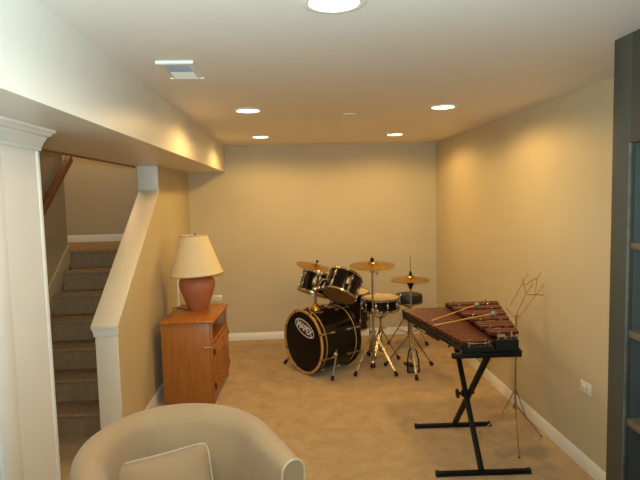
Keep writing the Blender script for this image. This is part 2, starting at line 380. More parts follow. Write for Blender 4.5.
# ------------------------------------------------------------------ outlets, wire cover
def outlet(loc, rotz, label, cat='outlet'):
    e = empty('wall_outlet', loc, label, cat, None, (0, 0, rotz))      # local -Y faces the room
    add('cover_plate', G().box(-.036, .036, -.006, 0, -.058, .058, .003), 'plastic', e)
    for z in (-.02, .02):
        r_ = add('receptacle', G().box(-.017, .017, -.008, -.005, z-.014, z+.014, .003), 'plastic', e)
        for x in (-.006, .006): add('slot', G().box(x-.0012, x+.0012, -.0086, -.0078, z-.004, z+.006), 'slot', r_)
    add('screw', G().lathe([(0, 0), (.003, 0), (.003, .001), (0, .0015)], 8, Matrix.Translation((0, -.006, 0)) @ Matrix.Rotation(PI/2, 4, 'X')), 'chrome', e)
    return e
o = outlet((XR, 3.006, .492), -PI/2, 'white electrical outlet on the right wall above the baseboard')
o.rotation_euler = (0, PI/2, -PI/2)         # both outlets are mounted sideways
o = outlet((-.850, YB, .505), 0, 'white electrical outlet on the back wall behind the lamp')
o.rotation_euler = (0, PI/2, 0)
wc = empty('cord_cover', (XL, 5.385, .085), 'thin white vertical cord cover on the left wall behind the lamp', 'cord cover')
add('channel', G().box(0, .016, -.012, .012, 0, .80, .004), 'white', wc)
add('end_cap', G().box(0, .018, -.014, .014, .80, .815, .004), 'white', wc)

# ------------------------------------------------------------------ oak cabinet with lamp
cb = empty('oak_cabinet', (-.822, 4.663, 0), 'honey oak cabinet with doors and an open slot under the lamp', 'cabinet', None, (0, 0, math.radians(-3)))
W, D, H = .205, .352, .68     # half width (x), half depth (y), height ; front faces +x
add('top', G().box(-W-.008, W+.016, -D-.012, D+.012, H-.022, H, .005), 'oaktop', cb)
add('side_panel', G().box(-W, W-.02, -D, -D+.018, 0, H-.022, .002), 'oak', cb); add('side_panel', G().box(-W, W-.02, D-.018, D, 0, H-.022, .002), 'oak', cb)
add('back_panel', G().box(-W, -W+.01, -D+.018, D-.018, .03, H-.022), 'oak', cb)
for y in (-D, D-.03): add('stile', G().box(W-.02, W, y, y+.03, 0, H-.022, .002), 'oak', cb)
add('rail', G().box(W-.02, W, -D+.03, D-.03, H-.05, H-.022, .002), 'oak', cb)
add('rail', G().box(W-.02, W, -D+.03, D-.03, .475, .50, .002), 'oak', cb)
add('shelf', G().box(-W+.01, W-.02, -D+.018, D-.018, .478, .496), 'oak', cb)
add('bottom_panel', G().box(-W+.01, W-.02, -D+.018, D-.018, .06, .078), 'oak', cb)
add('toe_board', G().prism([(-D+.03, .085), (-D+.03, .0), (-D+.06, 0), (-D+.10, .035), (D-.10, .035), (D-.06, 0), (D-.03, 0), (D-.03, .085)], 0, W-.02, W, 0), 'oak', cb)
for s in (-1, 1):
    y0, y1 = sorted((s*.003, s*(D-.03)))
    dr = add('door', G().box(W-.004, W+.014, y0, y1, .088, .472, .003), 'oak', cb)
    add('door_panel', G().box(W+.012, W+.018, y0+.06, y1-.06, .15, .41, .006), 'oak', dr)
    add('knob', G().lathe([(0, 0), (.006, 0), (.005, .012), (.012, .018), (.014, .026), (.009, .031), (0, .032)], 16, Matrix.Translation((W+.014, s*.03, .37)) @ Matrix.Rotation(PI/2, 4, 'Y')), 'brass', dr)
    for z in (.14, .42): add('hinge', G().box(W+.003, W+.018, s*(D-.028)-.006, s*(D-.028)+.006, z-.022, z+.022, .002), 'foot', dr)
add('brass_catch', G().tube([(W-.062, -D-.004, .463), (W-.045, -D-.008, .466), (W-.012, -D-.008, .466), (W-.006, -D+.0, .466)], .0055, 8).ball((W-.06, -D-.006, .464), .010, 10, (1.4, .7, .8)), 'stick', cb, 'pale brass catch')

lp = empty('table_lamp', (-.822, 4.80, H), 'table lamp with terracotta jar base and cream cone shade on oak cabinet', 'lamp')
add('base', G().lathe([(0, 0), (.082, 0), (.088, .010), (.097, .04), (.120, .10), (.143, .165), (.155, .21), (.156, .238), (.146, .266), (.120, .288), (.080, .297), (.055, .302), (.052, .312), (0, .312)], 48), 'terracotta', lp)
add('neck', G().lathe([(0, .312), (.022, .312), (.022, .33), (.014, .335), (.014, .40), (0, .40)], 20), 'brass', lp)
tilt = Matrix.Translation((0, 0, .31)) @ Matrix.Rotation(math.radians(-2.5), 4, 'Y')
g = G().lathe([(.233, .0), (.226, .012), (.118, .335), (.122, .348), (.118, .348), (.114, .335), (.222, .012), (.229, 0)], 64, tilt)
sh = add('shade', g, 'shade', lp)
g = G(); g.tube([tilt @ V((.232*math.cos(a), .232*math.sin(a), .004)) for a in [2*PI*i/64 for i in range(64)]], .0045, 6, True); add('lower_band', g, 'piping', sh)
g = G(); g.tube([tilt @ V((.120*math.cos(a), .120*math.sin(a), .344)) for a in [2*PI*i/64 for i in range(64)]], .0045, 6, True); add('upper_band', g, 'piping', sh)
g = G(); 
for a in (0, 2*PI/3, 4*PI/3): g.tube([tilt @ V((0, 0, .335)), tilt @ V((.117*math.cos(a), .117*math.sin(a), .335))], .002, 6)
add('spider', g, 'brass', sh)
add('harp', G().tube([(.012, 0, .39), (.05, 0, .45), (.055, 0, .54), (.03, 0, .62), (.015, 0, .645), (0, 0, .645), (-.015, 0, .645), (-.03, 0, .62), (-.055, 0, .54), (-.05, 0, .45), (-.012, 0, .39)], .003, 6), 'brass', lp)
add('finial', G().lathe([(0, .640), (.006, .642), (.006, .655), (.010, .663), (.006, .672), (0, .676)], 12, Matrix.Translation((.0, 0, 0))), 'brass', lp)
cord = G().tube([(-.05, -.06, .006), (-.10, -.05, .006), (-.16, .02, .006), (-.20, .06, .006), (-.235, .08, .0), (-.245, .085, -.06), (-.25, .09, -.4)], .004, 6)
add('cord', cord, 'foot', lp)

# ------------------------------------------------------------------ drums
def ring(r_in, r_out, z0, z1, seg=64, b=.003):
    return G().lathe([(r_in, z0+b), (r_in+b, z0), (r_out-b, z0), (r_out, z0+b), (r_out, z1-b), (r_out-b, z1), (r_in+b, z1), (r_in, z1-b), (r_in, z0+b)], seg)
def drum(name, loc, axis, R, depth, label, cat, nlug=6, hoop='chrome', top='head', bottom='head', hoop_w=.018, spin=0, wrap='drumwrap', lug_len=.06, group=None):
    """local Z is the drum axis; z=0 is the lower/rear hoop plane, z=depth the batter/front plane"""
    e = empty(name, loc, label, cat, group, axis_rot(axis, spin))
    add('shell', G().lathe([(R, .010), (R, depth-.010), (R-.008, depth-.010), (R-.008, .010), (R, .010)], 64), wrap, e)
    add('hoop', ring(R+.002, R+.013, -.004, hoop_w), hoop, e); add('hoop', ring(R+.002, R+.013, depth-hoop_w, depth+.004), hoop, e)
    add('bottom_head', G().lathe([(0, .002), (R*.9, .002), (R-.004, .001), (R+.003, .006), (R+.003, .009), (0, .006)], 64), bottom, e)
    add('top_head', G().lathe([(0, depth-.002), (R*.9, depth-.002), (R-.004, depth-.001), (R+.003, depth-.006), (R+.003, depth-.009), (0, depth-.006)], 64), top, e)
    lug_me = rod_me = None
    for k in range(nlug):
        for z in ((depth*.27, depth*.73) if depth > .2 else (depth*.5,)):
            if lug_me is None:
                L = lug_len/2
                lug_me = G().box(R-.001, R+.012, -.010, .010, -L, L, .004).ball((R+.013, 0, 0), .013, 10, (.7, 1, 1.9)).mesh('lug')
            o = add('lug', lug_me, 'chrome', e); o.rotation_euler = (0, 0, 2*PI*(k+.5)/nlug); o.location = (0, 0, z)
        if rod_me is None:
            rod_me = G().tube([(R+.011, 0, .0), (R+.011, 0, depth)], .0035, 6).box(R+.003, R+.02, -.008, .008, depth-hoop_w-.004, depth-.003, .002).box(R+.003, R+.02, -.008, .008, .003, hoop_w+.004, .002).mesh('tension_rod')
        o = add('tension_rod', rod_me, 'chrome', e); o.rotation_euler = (0, 0, 2*PI*(k+.5)/nlug)
    return e
KIT = 'black drum kit'
# bass drum: local Z points out of the front head
ba = V((.82, .57, 0)).normalized(); F = V((.098, 4.95, .304)); RB, DB = .281, .46
bq = empty('bass_drum', F + ba*DB, 'large black bass drum lying on its side with oval logo on front head', 'bass drum', KIT)
zax = -ba; xax = V((0,0,1)).cross(zax).normalized()*1.0; yax = zax.cross(xax)
bq.rotation_euler = Matrix((xax, yax, zax)).transposed().to_euler()
bq.location = F + ba*DB
add('shell', G().lathe([(RB, .02), (RB, DB-.02), (RB-.008, DB-.02), (RB-.008, .02), (RB, .02)], 72), 'drumwrap', bq)
add('hoop', ring(RB+.002, RB+.019, DB-.040, DB-.004, 72, .004), 'drumwrap', bq); add('hoop_edge', ring(RB-.003, RB+.020, DB-.010, DB+.006, 72, .003), 'hoop', bq, 'pale maple edge of the front hoop'); add('hoop', ring(RB-.002, RB+.020, -.004, .036, 72, .004), 'drumwrap', bq)
for z in (DB-.062, .048): add('hoop_ring', ring(RB+.001, RB+.007, z-.005, z+.005, 72, .002), 'hoop', bq)
fh = add('front_head', G().lathe([(0, DB-.004), (RB-.02, DB-.004), (RB-.002, DB-.008), (RB-.002, DB-.014), (0, DB-.010)], 72), 'blackhead', bq)
add('batter_head', G().lathe([(0, .004), (RB-.02, .004), (RB-.002, .008), (RB-.002, .014), (0, .010)], 72), 'head', bq)
# printed logo
LOGO = Matrix.Translation((.028, .132, DB-.0035)) @ Matrix.Rotation(math.radians(-19), 4, 'Z')
def ellipse(a, b, z, n=56): return [V((a*math.cos(2*PI*i/n), b*math.sin(2*PI*i/n), z)) for i in range(n)]
g = G(); A = [g.bm.verts.new(LOGO @ p) for p in ellipse(.150, .070, .0006)]; B = [g.bm.verts.new(LOGO @ p) for p in ellipse(.138, .058, .0006)]
for i in range(56): g.bm.faces.new((A[i], A[(i+1) % 56], B[(i+1) % 56], B[i]))
add('logo_oval', g, 'logo', fh)
tcv = bpy.data.curves.new('lettering', 'FONT'); tcv.body = 'MAPEX'; tcv.size = .098; tcv.align_x = 'CENTER'; tcv.align_y = 'CENTER'; tcv.offset = .0035; tcv.extrude = .0004; tcv.space_character = .92
to = bpy.data.objects.new('tmp_text', tcv); C.objects.link(to)
bpy.context.view_layer.update()
tm = bpy.data.meshes.new_from_object(to.evaluated_get(bpy.context.evaluated_depsgraph_get())); bpy.data.objects.remove(to)
tm.materials.clear(); tm.transform(LOGO @ Matrix.Translation((0, -.002, .0006)) @ Matrix.Diagonal((.82, .95, 1, 1)))
add('lettering', tm, 'logo', fh)
claw = None
for k in range(8):
    if claw is None:
        claw = G().box(RB-.004, RB+.026, -.011, .011, DB-.006, DB+.007, .003).box(RB+.018, RB+.026, -.009, .009, DB-.05, DB+.004, .003).tube([(RB+.021, 0, DB-.05), (RB+.021, 0, DB-.12)], .0035, 6).box(RB-.001, RB+.026, -.010, .010, DB-.16, DB-.11, .004).mesh('claw_hook')
    o = add('claw_hook', claw, 'chrome' if k % 1 == 0 else None, bq); o.rotation_euler = (0, 0, 2*PI*(k+.5)/8)
    o = add('rear_claw_hook', claw, None, bq); o.rotation_euler = (PI, 0, 2*PI*(k+.5)/8); o.location = (0, 0, DB)
Rm = Matrix((xax, yax, zax)).transposed(); Rinv = Rm.inverted()
def bl(p): return Rinv @ (V(p) - V(bq.location))
pdir = V((ba.y, -ba.x, 0))                 # towards the viewer side of the drum
for s, foot in ((1, V((.345, 4.722, 0))), (-1, V((-.085, 5.278, 0)))):
    att = F + ba*.17 + pdir*s*(RB-.002)*.94 - V((0, 0, (RB-.002)*.34)); top = att + pdir*s*.016
    sp = add('spur', G().tube([bl(top + V((0, 0, .045))), bl(top), bl(top.lerp(foot, .86))], .010, 10), 'chrome', bq)
    add('spur_bracket', G().ball(bl(att), .026, 12).ball(bl(top), .017, 10), 'chrome', sp)
    add('rubber_tip', G().tube([bl(top.lerp(foot, .82)), bl(top.lerp(foot, .94)), bl(foot + V((0, 0, .001)))], [.014, .016, .012], 10), 'rubber', sp)
# tom holder on top of the bass drum
tb = F + ba*.16 + V((0, 0, RB))
th = add('tom_holder', G().lathe([(.052, -.006), (.052, .006), (.040, .03), (.022, .045), (.022, .06), (0, .06)], 20, Matrix.Translation(bl(tb)) @ Rinv.to_4x4()), 'brass', bq, 'brass-toned tom holder base')
add('post', G().tube([bl(tb + V((0, 0, .04))), bl(V((tb.x, tb.y, .70))), bl(V((tb.x, tb.y, .80)))], .013, 10), 'chrome', th)
add('arm', G().tube([bl(V((tb.x-.0, tb.y-.0, .77))), bl(V((.30, 5.0, .875))), bl(V((.36, 5.05, .86))), bl(V((.42, 5.08, .83)))], .011, 10), 'chrome', th)
add('arm', G().tube([bl(V((tb.x, tb.y, .76))), bl(V((.225, 5.02, .845))), bl(V((.235, 5.03, .89))), bl(V((.25, 5.12, .87)))], .011, 10), 'chrome', th)
for c_, r_, z_ in ((V((tb.x, tb.y, .775)), .030, 1), (V((tb.x+.035, tb.y-.02, .79)), .022, 1), (V((.262, 5.03, .925)), .024, 1.5), (V((.225, 5.02, .84)), .026, 1), (V((.302, 5.0, .80)), .022, 1)):
    add('clamp', G().ball(bl(c_), r_, 12, (1, z_, 1)), 'chrome', th)

# toms
tr = drum('tom_drum', (.449, 5.06, .700), V((.38, .50, .78)), .157, .225, 'larger black tom tilted over the bass drum with its lower head showing', 'tom drum', 6, spin=.35, group=KIT, bottom='tomhead')
tl = drum('tom_drum', (.213, 5.28, .690), V((.33, .22, .92)), .150, .21, 'smaller black tom half hidden behind the tom holder', 'tom drum', 6, spin=.1, group=KIT, bottom='tomhead')
br = add('mount_bracket', G().box(-.02, .02, -.155-.022, -.15, .08, .15, .006).box(-.006, .006, -.185, -.165, .07, .17, .004), 'chrome', tr); br.rotation_euler = (0, 0, -.15)
br = add('mount_bracket', G().box(-.02, .02, -.15-.022, -.145, .07, .14, .006), 'chrome', tl); br.rotation_euler = (0, 0, -.25)
# floor tom with legs
ft = drum('floor_tom', (.595, 5.60, .275), V((.05, -.06, 1)), .195, .385, 'black floor tom standing between bass drum and snare', 'floor tom', 8, spin=.1, group=KIT)
fm = ft.rotation_euler.to_matrix(); fi = fm.inverted()
for a in (-.35, 1.75, 3.85):
    top = V((.212*math.cos(a), .212*math.sin(a), .24)); wp = fm @ top + V(ft.location)
    lg = add('leg', G().tube([top, fi @ (V((wp.x, wp.y, .10)) - V(ft.location)), fi @ (V((wp.x+.02*math.cos(a), wp.y+.02*math.sin(a), .02)) - V(ft.location))], .0075, 8), 'chrome', ft)
    add('leg_bracket', G().box(.192, .226, -.016, .016, .15, .21, .006, Matrix.Rotation(a, 4, 'Z')), 'chrome', lg)
    add('rubber_foot', G().ball(fi @ (V((wp.x+.02*math.cos(a), wp.y+.02*math.sin(a), .016)) - V(ft.location)), .016, 10), 'rubber', lg)
# snare
sn = drum('snare_drum', (.876, 5.20, .528), V((-.02, -.02, 1)), .172, .122, 'shallow black snare drum on a chrome stand beside the crash stand', 'snare drum', 10, spin=.2, group=KIT, lug_len=.05)
add('strainer', G().box(.17, .20, -.018, .018, .03, .10, .005).tube([(.196, 0, .10), (.215, 0, .13)], .004, 8), 'chrome', sn)

def foot_tip(g_parent, p, d, name='rubber_foot', s=1.0):
    d = V(d).normalized()
    add(name, G().tube([V(p)-d*.045*s, V(p)-d*.02*s, V(p)+V((0, 0, .012))*0+d*.0], [.010*s, .017*s, .019*s], 10), 'rubber', g_parent)
def tripod(e, feet, hub_z, brace_z, pole_r=.011, double=True, spread=.0, fs=1.0):
    """legs from a hub on the pole to floor feet; feet relative to the empty"""
    for f in feet:
        f = V(f); tip = V((f.x, f.y, .014)); u = V((f.x, f.y, 0)).normalized(); side = V((-u.y, u.x, 0))
        hub = V((0, 0, hub_z)) + u*.02
        g = G()
        offs = (-.009, .009) if double else (0,)
        for o_ in offs: g.tube([hub + side*o_, tip.lerp(hub, .08) + side*o_*.5], .0055, 8)
        lg = add('leg', g, 'chrome', e)
        mid = hub.lerp(tip, .5)
        add('brace', G().tube([V((0, 0, brace_z)) + u*.015, mid], .004, 6), 'chrome', lg)
        foot_tip(lg, tip + (tip-hub).normalized()*0, tip-hub, s=fs)
    add('hub_collar', G().lathe([(.010, hub_z-.02), (.024, hub_z-.02), (.026, hub_z), (.024, hub_z+.02), (.010, hub_z+.02)], 16), 'chrome', e)
    add('brace_collar', G().lathe([(.010, brace_z-.012), (.020, brace_z-.012), (.020, brace_z+.012), (.010, brace_z+.012)], 16), 'chrome', e)

def cymbal(name, loc, R, tilt_e, label, bell=.05, cat='cymbal'):
    e = empty(name, loc, label, cat, KIT, tilt_e)
    prof = [(.006, .026), (bell*.4, .024), (bell*.8, .016), (bell, .009), (bell*1.25, .006), (R*.6, -.004), (R*.9, -.011), (R, -.014), (R, -.0155), (R*.9, -.0125), (R*.6, -.0055), (bell*1.2, .0045), (bell*.8, .0145), (.006, .0245), (.006, .026)]
    add('plate', G().lathe(prof, 64), 'bronze', e)
    add('edge', G().lathe([(R-.004, -.0132), (R+.001, -.0142), (R+.001, -.0158), (R-.004, -.0150)], 64), 'bronze', e)
    return e
# crash cymbal on its stand
cs = empty('cymbal_stand', (.772, 5.04, 0), 'chrome tripod stand holding the high crash cymbal', 'cymbal stand', KIT)
add('lower_tube', G().tube([(0, 0, .03), (0, 0, .55)], .0125, 12), 'chrome', cs)
add('upper_tube', G().tube([(0, 0, .53), (0, 0, .95)], .0095, 12), 'chrome', cs)
add('clamp', G().lathe([(.009, .52), (.019, .52), (.021, .545), (.017, .57), (.009, .57)], 16).tube([(.015, 0, .545), (.045, -.01, .55)], .005, 8).ball((.045, -.01, .55), .010, 8, (1, .5, 1.4)), 'chrome', cs)
add('tilter', G().ball((0, 0, .93), .02, 12).tube([(0, 0, .93), (.0, 0, .96)], .01, 8).tube([(.0, -.0, .93), (.04, -.015, .915)], .005, 8).ball((.042, -.015, .912), .012, 8, (1, .5, 1.3)), 'chrome', cs)
add('wing_nut', G().tube([(0, 0, .955), (0, 0, 1.065)], .004, 8).lathe([(.004, 1.022), (.017, 1.023), (.019, 1.036), (.014, 1.054), (.004, 1.058)], 16), 'black', cs)
tripod(cs, [(-.212, -.245), (.165, -.294), (.01, .37)], .34, .09)
add('tube_tip', G().lathe([(0, .002), (.016, .002), (.018, .02), (.014, .045), (0, .045)], 14), 'rubber', cs)
cymbal('cymbal', (.772, 5.04, .998), .212, Euler((.07, .0, 0)), 'bronze crash cymbal high over the snare drum')
# ride behind the toms
rs = empty('cymbal_stand', (.255, 5.58, 0), 'chrome stand behind the toms holding the tilted cymbal', 'cymbal stand', KIT)
add('lower_tube', G().tube([(0, 0, .03), (0, 0, .50)], .0125, 12), 'chrome', rs)
add('upper_tube', G().tube([(0, 0, .48), (0, 0, .90)], .0095, 12), 'chrome', rs)
add('tilter', G().ball((0, 0, .90), .018, 12).tube([(0, 0, .90), (.012, 0, .93)], .009, 8), 'chrome', rs)
add('wing_nut', G().tube([(.010, 0, .91), (.03, 0, .985)], .004, 8).ball((.027, 0, .972), .016, 10, (1, .8, .8)), 'black', rs)
tripod(rs, [(-.0, .30), (.24, -.02), (-.12, -.12)], .34, .12)
cymbal('cymbal', (.262, 5.58, .924), .20, Euler((.10, math.radians(14.5), 0)), 'tilted bronze cymbal partly hidden behind the smaller tom')

# hi-hat
hh = empty('hi_hat_stand', (1.108, 4.92, 0), 'chrome hi-hat stand with black foot pedal in front of the throne', 'hi-hat stand', KIT)
add('lower_tube', G().tube([(0, 0, .10), (0, 0, .48)], .0135, 12), 'chrome', hh)
add('upper_tube', G().tube([(0, 0, .46), (0, 0, .80)], .010, 12), 'chrome', hh)
add('pull_rod', G().tube([(0, 0, .78), (0, 0, 1.075)], .0035, 8), 'chrome', hh)
add('height_clamp', G().lathe([(.010, .455), (.020, .455), (.022, .475), (.018, .50), (.010, .50)], 16).tube([(.015, 0, .48), (.05, .0, .485)], .005, 8), 'chrome', hh)
add('seat_cup', G().lathe([(.010, .77), (.014, .775), (.020, .80), (.034, .82), (.036, .835), (.0, .835)], 20), 'black', hh)
add('clutch', G().lathe([(.004, .885), (.015, .886), (.016, .91), (.011, .915), (.011, .935), (.004, .936)], 16), 'black', hh)
tripod(hh, [(-.225, .137), (-.019, -.30), (.221, .092)], .33, .13)
pd = add('pedal_frame', G().tube([(-.055, -.09, .012), (-.050, -.075, .12), (-.035, -.05, .20), (0, -.02, .225), (.035, -.05, .20), (.050, -.075, .12), (.055, -.09, .012)], .007, 8).tube([(-.055, -.09, .012), (.055, -.09, .012)], .007, 8), 'black', hh)
g = G(); g.prism([(-.06, .04), (-.09, .03), (.19, .02), (.22, .025)], 0, -.035, .035) if False else g.box(-.038, .038, -.10, .14, -.005, .005, .004, Matrix.Translation((0, -.02, .055)) @ Matrix.Rotation(math.radians(-9), 4, 'X'))
add('footboard', g, 'black', hh)
add('radius_rod', G().tube([(-.03, -.08, .012), (-.03, .14, .012)], .004, 6).tube([(.03, -.08, .012), (.03, .14, .012)], .004, 6), 'chrome', pd)
add('heel_plate', G().box(-.035, .035, .12, .19, .003, .02, .004), 'black', pd)
add('pull_chain', G().tube([(0, -.06, .08), (0, -.01, .14), (0, 0, .16)], .005, 6), 'chrome', pd)
cymbal('hi_hat_cymbal', (1.108, 4.92, .874), .180, Euler((0, 0, 0)), 'upper bronze hi-hat cymbal under the clutch', .045, 'cymbal')
o = cymbal('hi_hat_cymbal', (1.108, 4.92, .840), .180, Euler((PI, 0, 0)), 'lower bronze hi-hat cymbal resting on the black seat cup', .045, 'cymbal')
o.location.z = .842

# snare stand
ss = empty('snare_stand', (.876, 5.22, 0), 'chrome basket stand with folding legs carrying the snare drum', 'snare stand', KIT)
add('lower_tube', G().tube([(0, 0, .10), (0, 0, .34)], .0125, 12), 'chrome', ss)
add('upper_tube', G().tube([(0, 0, .32), (0, 0, .46)], .0095, 12), 'chrome', ss)
add('clamp', G().lathe([(.009, .32), (.020, .32), (.021, .35), (.009, .352)], 16).tube([(.015, 0, .335), (.05, -.02, .34)], .005, 8), 'chrome', ss)
for a in (.5, 2.6, 4.7):
    u = V((math.cos(a), math.sin(a), 0))
    ar = add('basket_arm', G().tube([V((0, 0, .43)), u*.06 + V((0, 0, .455)), u*.17 + V((0, 0, .508)), u*.195 + V((0, 0, .520)), u*.198 + V((0, 0, .56))], .006, 8), 'chrome', ss)
    add('grip', G().tube([u*.1975 + V((0, 0, .522)), u*.1995 + V((0, 0, .562))], .009, 8), 'rubber', ar)
tripod(ss, [(.18, .02), (-.10, .23), (-.13, -.22)], .30, .12)

# throne
tn = empty('drum_throne', (1.262, 5.70, 0), 'round black padded drum stool behind the hi-hat', 'drum stool', KIT)
add('cushion', G().lathe([(0, .475), (.13, .475), (.143, .485), (.147, .51), (.147, .555), (.138, .575), (.11, .582), (0, .584)], 40), 'seatvinyl', tn)
add('seat_band', G().lathe([(.146, .482), (.1485, .482), (.1485, .492), (.146, .492)], 40), 'chrome', tn)
add('seat_plate', G().lathe([(0, .44), (.05, .44), (.055, .475), (0, .475)], 20), 'chrome', tn)
add('post', G().tube([(0, 0, .12), (0, 0, .45)], .014, 12), 'chrome', tn)
tripod(tn, [(-.212, .09), (.195, -.02), (-.02, -.24)], .36, .15)

# ------------------------------------------------------------------ xylophone on its X stand
XO = V((1.15, 3.47, .738))
xy = empty('xylophone', XO, 'long xylophone with red-brown wooden bars in a black frame', 'xylophone')
YF, YNR, NB, PIT = 3.95, 3.01, 20, .0471
ZN, ZA = .800, .840
def xl_nat(y):  t = (YF-y)/(YF-YNR); return .816 + (.972-.816)*t
def xr_acc(y):  t = (YF-y)/(YF-YNR); return 1.541 + (1.306-1.541)*t
XNR = 1.160; 
def xl_acc(y): return 1.148
def bar(name, x0, x1, y, z, wd=.0405, th=.020):
    L = (x1-x0)/2; h = wd/2
    g = G(); t = bmesh.new(); n = 10; rows = []
    for i in range(n+1):                       # arched underside, rounded long edges
        x = -L + 2*L*i/n; u = abs(x)/L
        zb = -th + (.009*(1-(u/.55)**2) if u < .55 else 0)
        rows.append([t.verts.new(p) for p in ((x, -h, zb), (x, h, zb), (x, h, -.004), (x, h-.004, 0), (x, -h+.004, 0), (x, -h, -.004))])
    for A, B in zip(rows, rows[1:]):
        for k in range(6): t.faces.new((A[k], A[(k+1) % 6], B[(k+1) % 6], B[k]))
    t.faces.new(rows[0]); t.faces.new(rows[-1][::-1]); g.merge(t)
    o = add(name, g.mesh(name, True, 30), 'rosewood', xy); o.location = V(((x0+x1)/2, y, z)) - XO
    return o
hole = G().lathe([(0, .0025), (.003, .0023), (.0045, .001), (.0045, 0), (0, 0)], 8).mesh('cord_hole')
for i in range(NB):
    y = YF - PIT*(i+.5); x0 = xl_nat(y); x1 = XNR
    b_ = bar('bar', x0, x1, y, ZN)
acc_j = [1, 2, 4, 5, 7, 8, 9, 11, 12, 14, 15, 16, 18, 19]
for j in acc_j:
    y = YF - PIT*j; bar('bar', xl_acc(y), xr_acc(y), y, ZA)
def LP(p): return V(p) - XO
def rail(name, a, b, z0, z1, w_=.02, m='xblack'):
    a = V((*a, 0)); b = V((*b, 0)); d = (b-a).normalized(); n = V((-d.y, d.x, 0))*w_/2
    g = G(); t = bmesh.new(); vs = []
    for p in (a-n, b-n, b+n, a+n):
        for z in (z0, z1): vs.append(t.verts.new(V((p.x, p.y, z)) - XO))
    for f in ((0,2,4,6),(1,7,5,3),(0,1,3,2),(2,3,5,4),(4,5,7,6),(6,7,1,0)): t.faces.new([vs[i] for i in f])
    bmesh.ops.recalc_face_normals(t, faces=t.faces); bmesh.ops.bevel(t, geom=t.edges[:], offset=.002, segments=1, affect='EDGES')
    g.merge(t); return add(name, g, m, xy)
yA, yB = 2.985, 3.975
rail('side_rail', (xl_nat(yA)+.028, yA), (xl_nat(yB)+.028, yB), .748, ZN-.022)
rail('side_rail', (1.112, yA), (1.112, yB), .748, ZN-.022)
rail('side_rail', (1.190, yA), (1.190, yB), .748, ZA-.022)
rail('side_rail', (xr_acc(yA)-.025, yA), (xr_acc(yB)-.025, yB), .748, ZA-.022)
rail('end_board', (xl_nat(yA)+.02, yA+.0), (1.150, yA+.0), .748, ZN-.024, .03)
rail('end_board', (1.160, yA), (xr_acc(yA)-.008, yA), .748, ZA-.030, .03)
rail('end_board', (xl_nat(yB)+.02, yB), (1.150, yB), .748, ZN-.022, .02)
rail('end_board', (1.160, yB), (xr_acc(yB)-.008, yB), .748, ZA-.022, .02)
rail('bottom_board', (1.06, yA), (1.06, yB-.1), .738, .750, .19); rail('bottom_board', (1.235, yA), (1.235, yB-.1), .738, .750, .15)
rail('resonator_panel', (xl_nat(3.03)+.018, 3.03), (xl_nat(3.95)+.018, 3.95), .728, .757, .014)
# suspension cords and posts
for xa, xb, z in ((xl_nat(yA)+.045, xl_nat(yB)+.075, ZN-.010), (1.112, 1.100, ZN-.010), (1.190, 1.215, ZA-.010), (xr_acc(yA)-.04, xr_acc(yB)-.085, ZA-.010)):
    add('bar_cord', G().tube([LP((xa, yA-.01, z)), LP((xa, yA+.05, z)), LP((xb, yB, z))], .0022, 6), 'wire', xy)
    for i in range(0, NB+1):
        y = YF - PIT*i; t = (y-yA)/(yB-yA); x = xa+(xb-xa)*t
        if z == ZA-.010 and i in (3, 6, 10, 13, 17) or i in (0, 20):
            add('cord_post', G().tube([LP((x, y, z-.02)), LP((x, y, z+.012))], .004, 8).ball(LP((x, y, z+.013)), .0055, 8), 'chrome', xy)
# wire springs at the near ends
for x0, x1, z in ((1.005, 1.125, ZN-.006), (1.175, 1.285, ZA-.012)):
    add('end_spring', G().tube([LP((x0, 3.0, z)), LP((x0, 2.975, z)), LP((x0+.012, 2.965, z+.002)), LP((x1-.012, 2.965, z+.002)), LP((x1, 2.975, z)), LP((x1, 3.0, z))], .0035, 8), 'chrome', xy)
    for x in (x0, x1): add('cord_post', G().tube([LP((x, 2.98, z-.02)), LP((x, 2.98, z+.008))], .005, 8), 'chrome', xy)
# slim chrome rail under the left edge
cr_ = add('under_rail', G().tube([LP((.868, 3.76, .712)), LP((.945, 3.18, .729))], .008, 10), 'black', xy)
add('chrome_sleeve', G().tube([LP((.930, 3.30, .7255)), LP((.946, 3.17, .7294))], .010, 10), 'chrome', cr_); add('chrome_sleeve', G().tube([LP((.880, 3.67, .7146)), LP((.898, 3.53, .7188))], .0095, 10), 'chrome', cr_)
for y in (3.19, 3.74):
    t = (3.76-y)/.58; p = V((.868+.077*t, y, .712+.017*t)); add('hanger', G().tube([LP(p), LP(p+V((.05, 0, .01)))], .006, 8), 'black', xy)

xs = empty('keyboard_stand', (1.12, 3.35, 0), 'black folding X stand under the xylophone', 'stand')
def ls(p): return V(p) - V((1.12, 3.35, 0))
def sq(name, a, b, w_, parent, m='black', bev=.004):
    a = ls(a); b = ls(b); L = (b-a).length
    mt = Matrix.Translation((a+b)/2) @ (V((0,0,1)).rotation_difference((b-a).normalized())).to_matrix().to_4x4()
    return add(name, G().box(-w_/2, w_/2, -w_/2, w_/2, -L/2, L/2, bev, mt), m, parent)
f1 = sq('foot_bar', (.830, 3.012, .014), (1.362, 2.990, .014), .027, xs); f2 = sq('foot_bar', (.860, 3.670, .014), (1.374, 3.652, .014), .027, xs)
for f_, ends in ((f1, ((.830, 3.012), (1.362, 2.990))), (f2, ((.860, 3.670), (1.374, 3.652)))):
    for i, (x, y) in enumerate(ends):
        s = -1 if i == 0 else 1
        add('end_cap', G().box(-.010, .010, -.0155, .0155, -.0155, .0155, .004, Matrix.Translation(ls((x+s*.004, y, .0157)))), 'rubber', f_)
sq('top_bar', (.910, 2.995, .722), (1.315, 2.995, .718), .030, xs); sq('top_bar', (.93, 3.66, .722), (1.33, 3.66, .722), .030, xs)
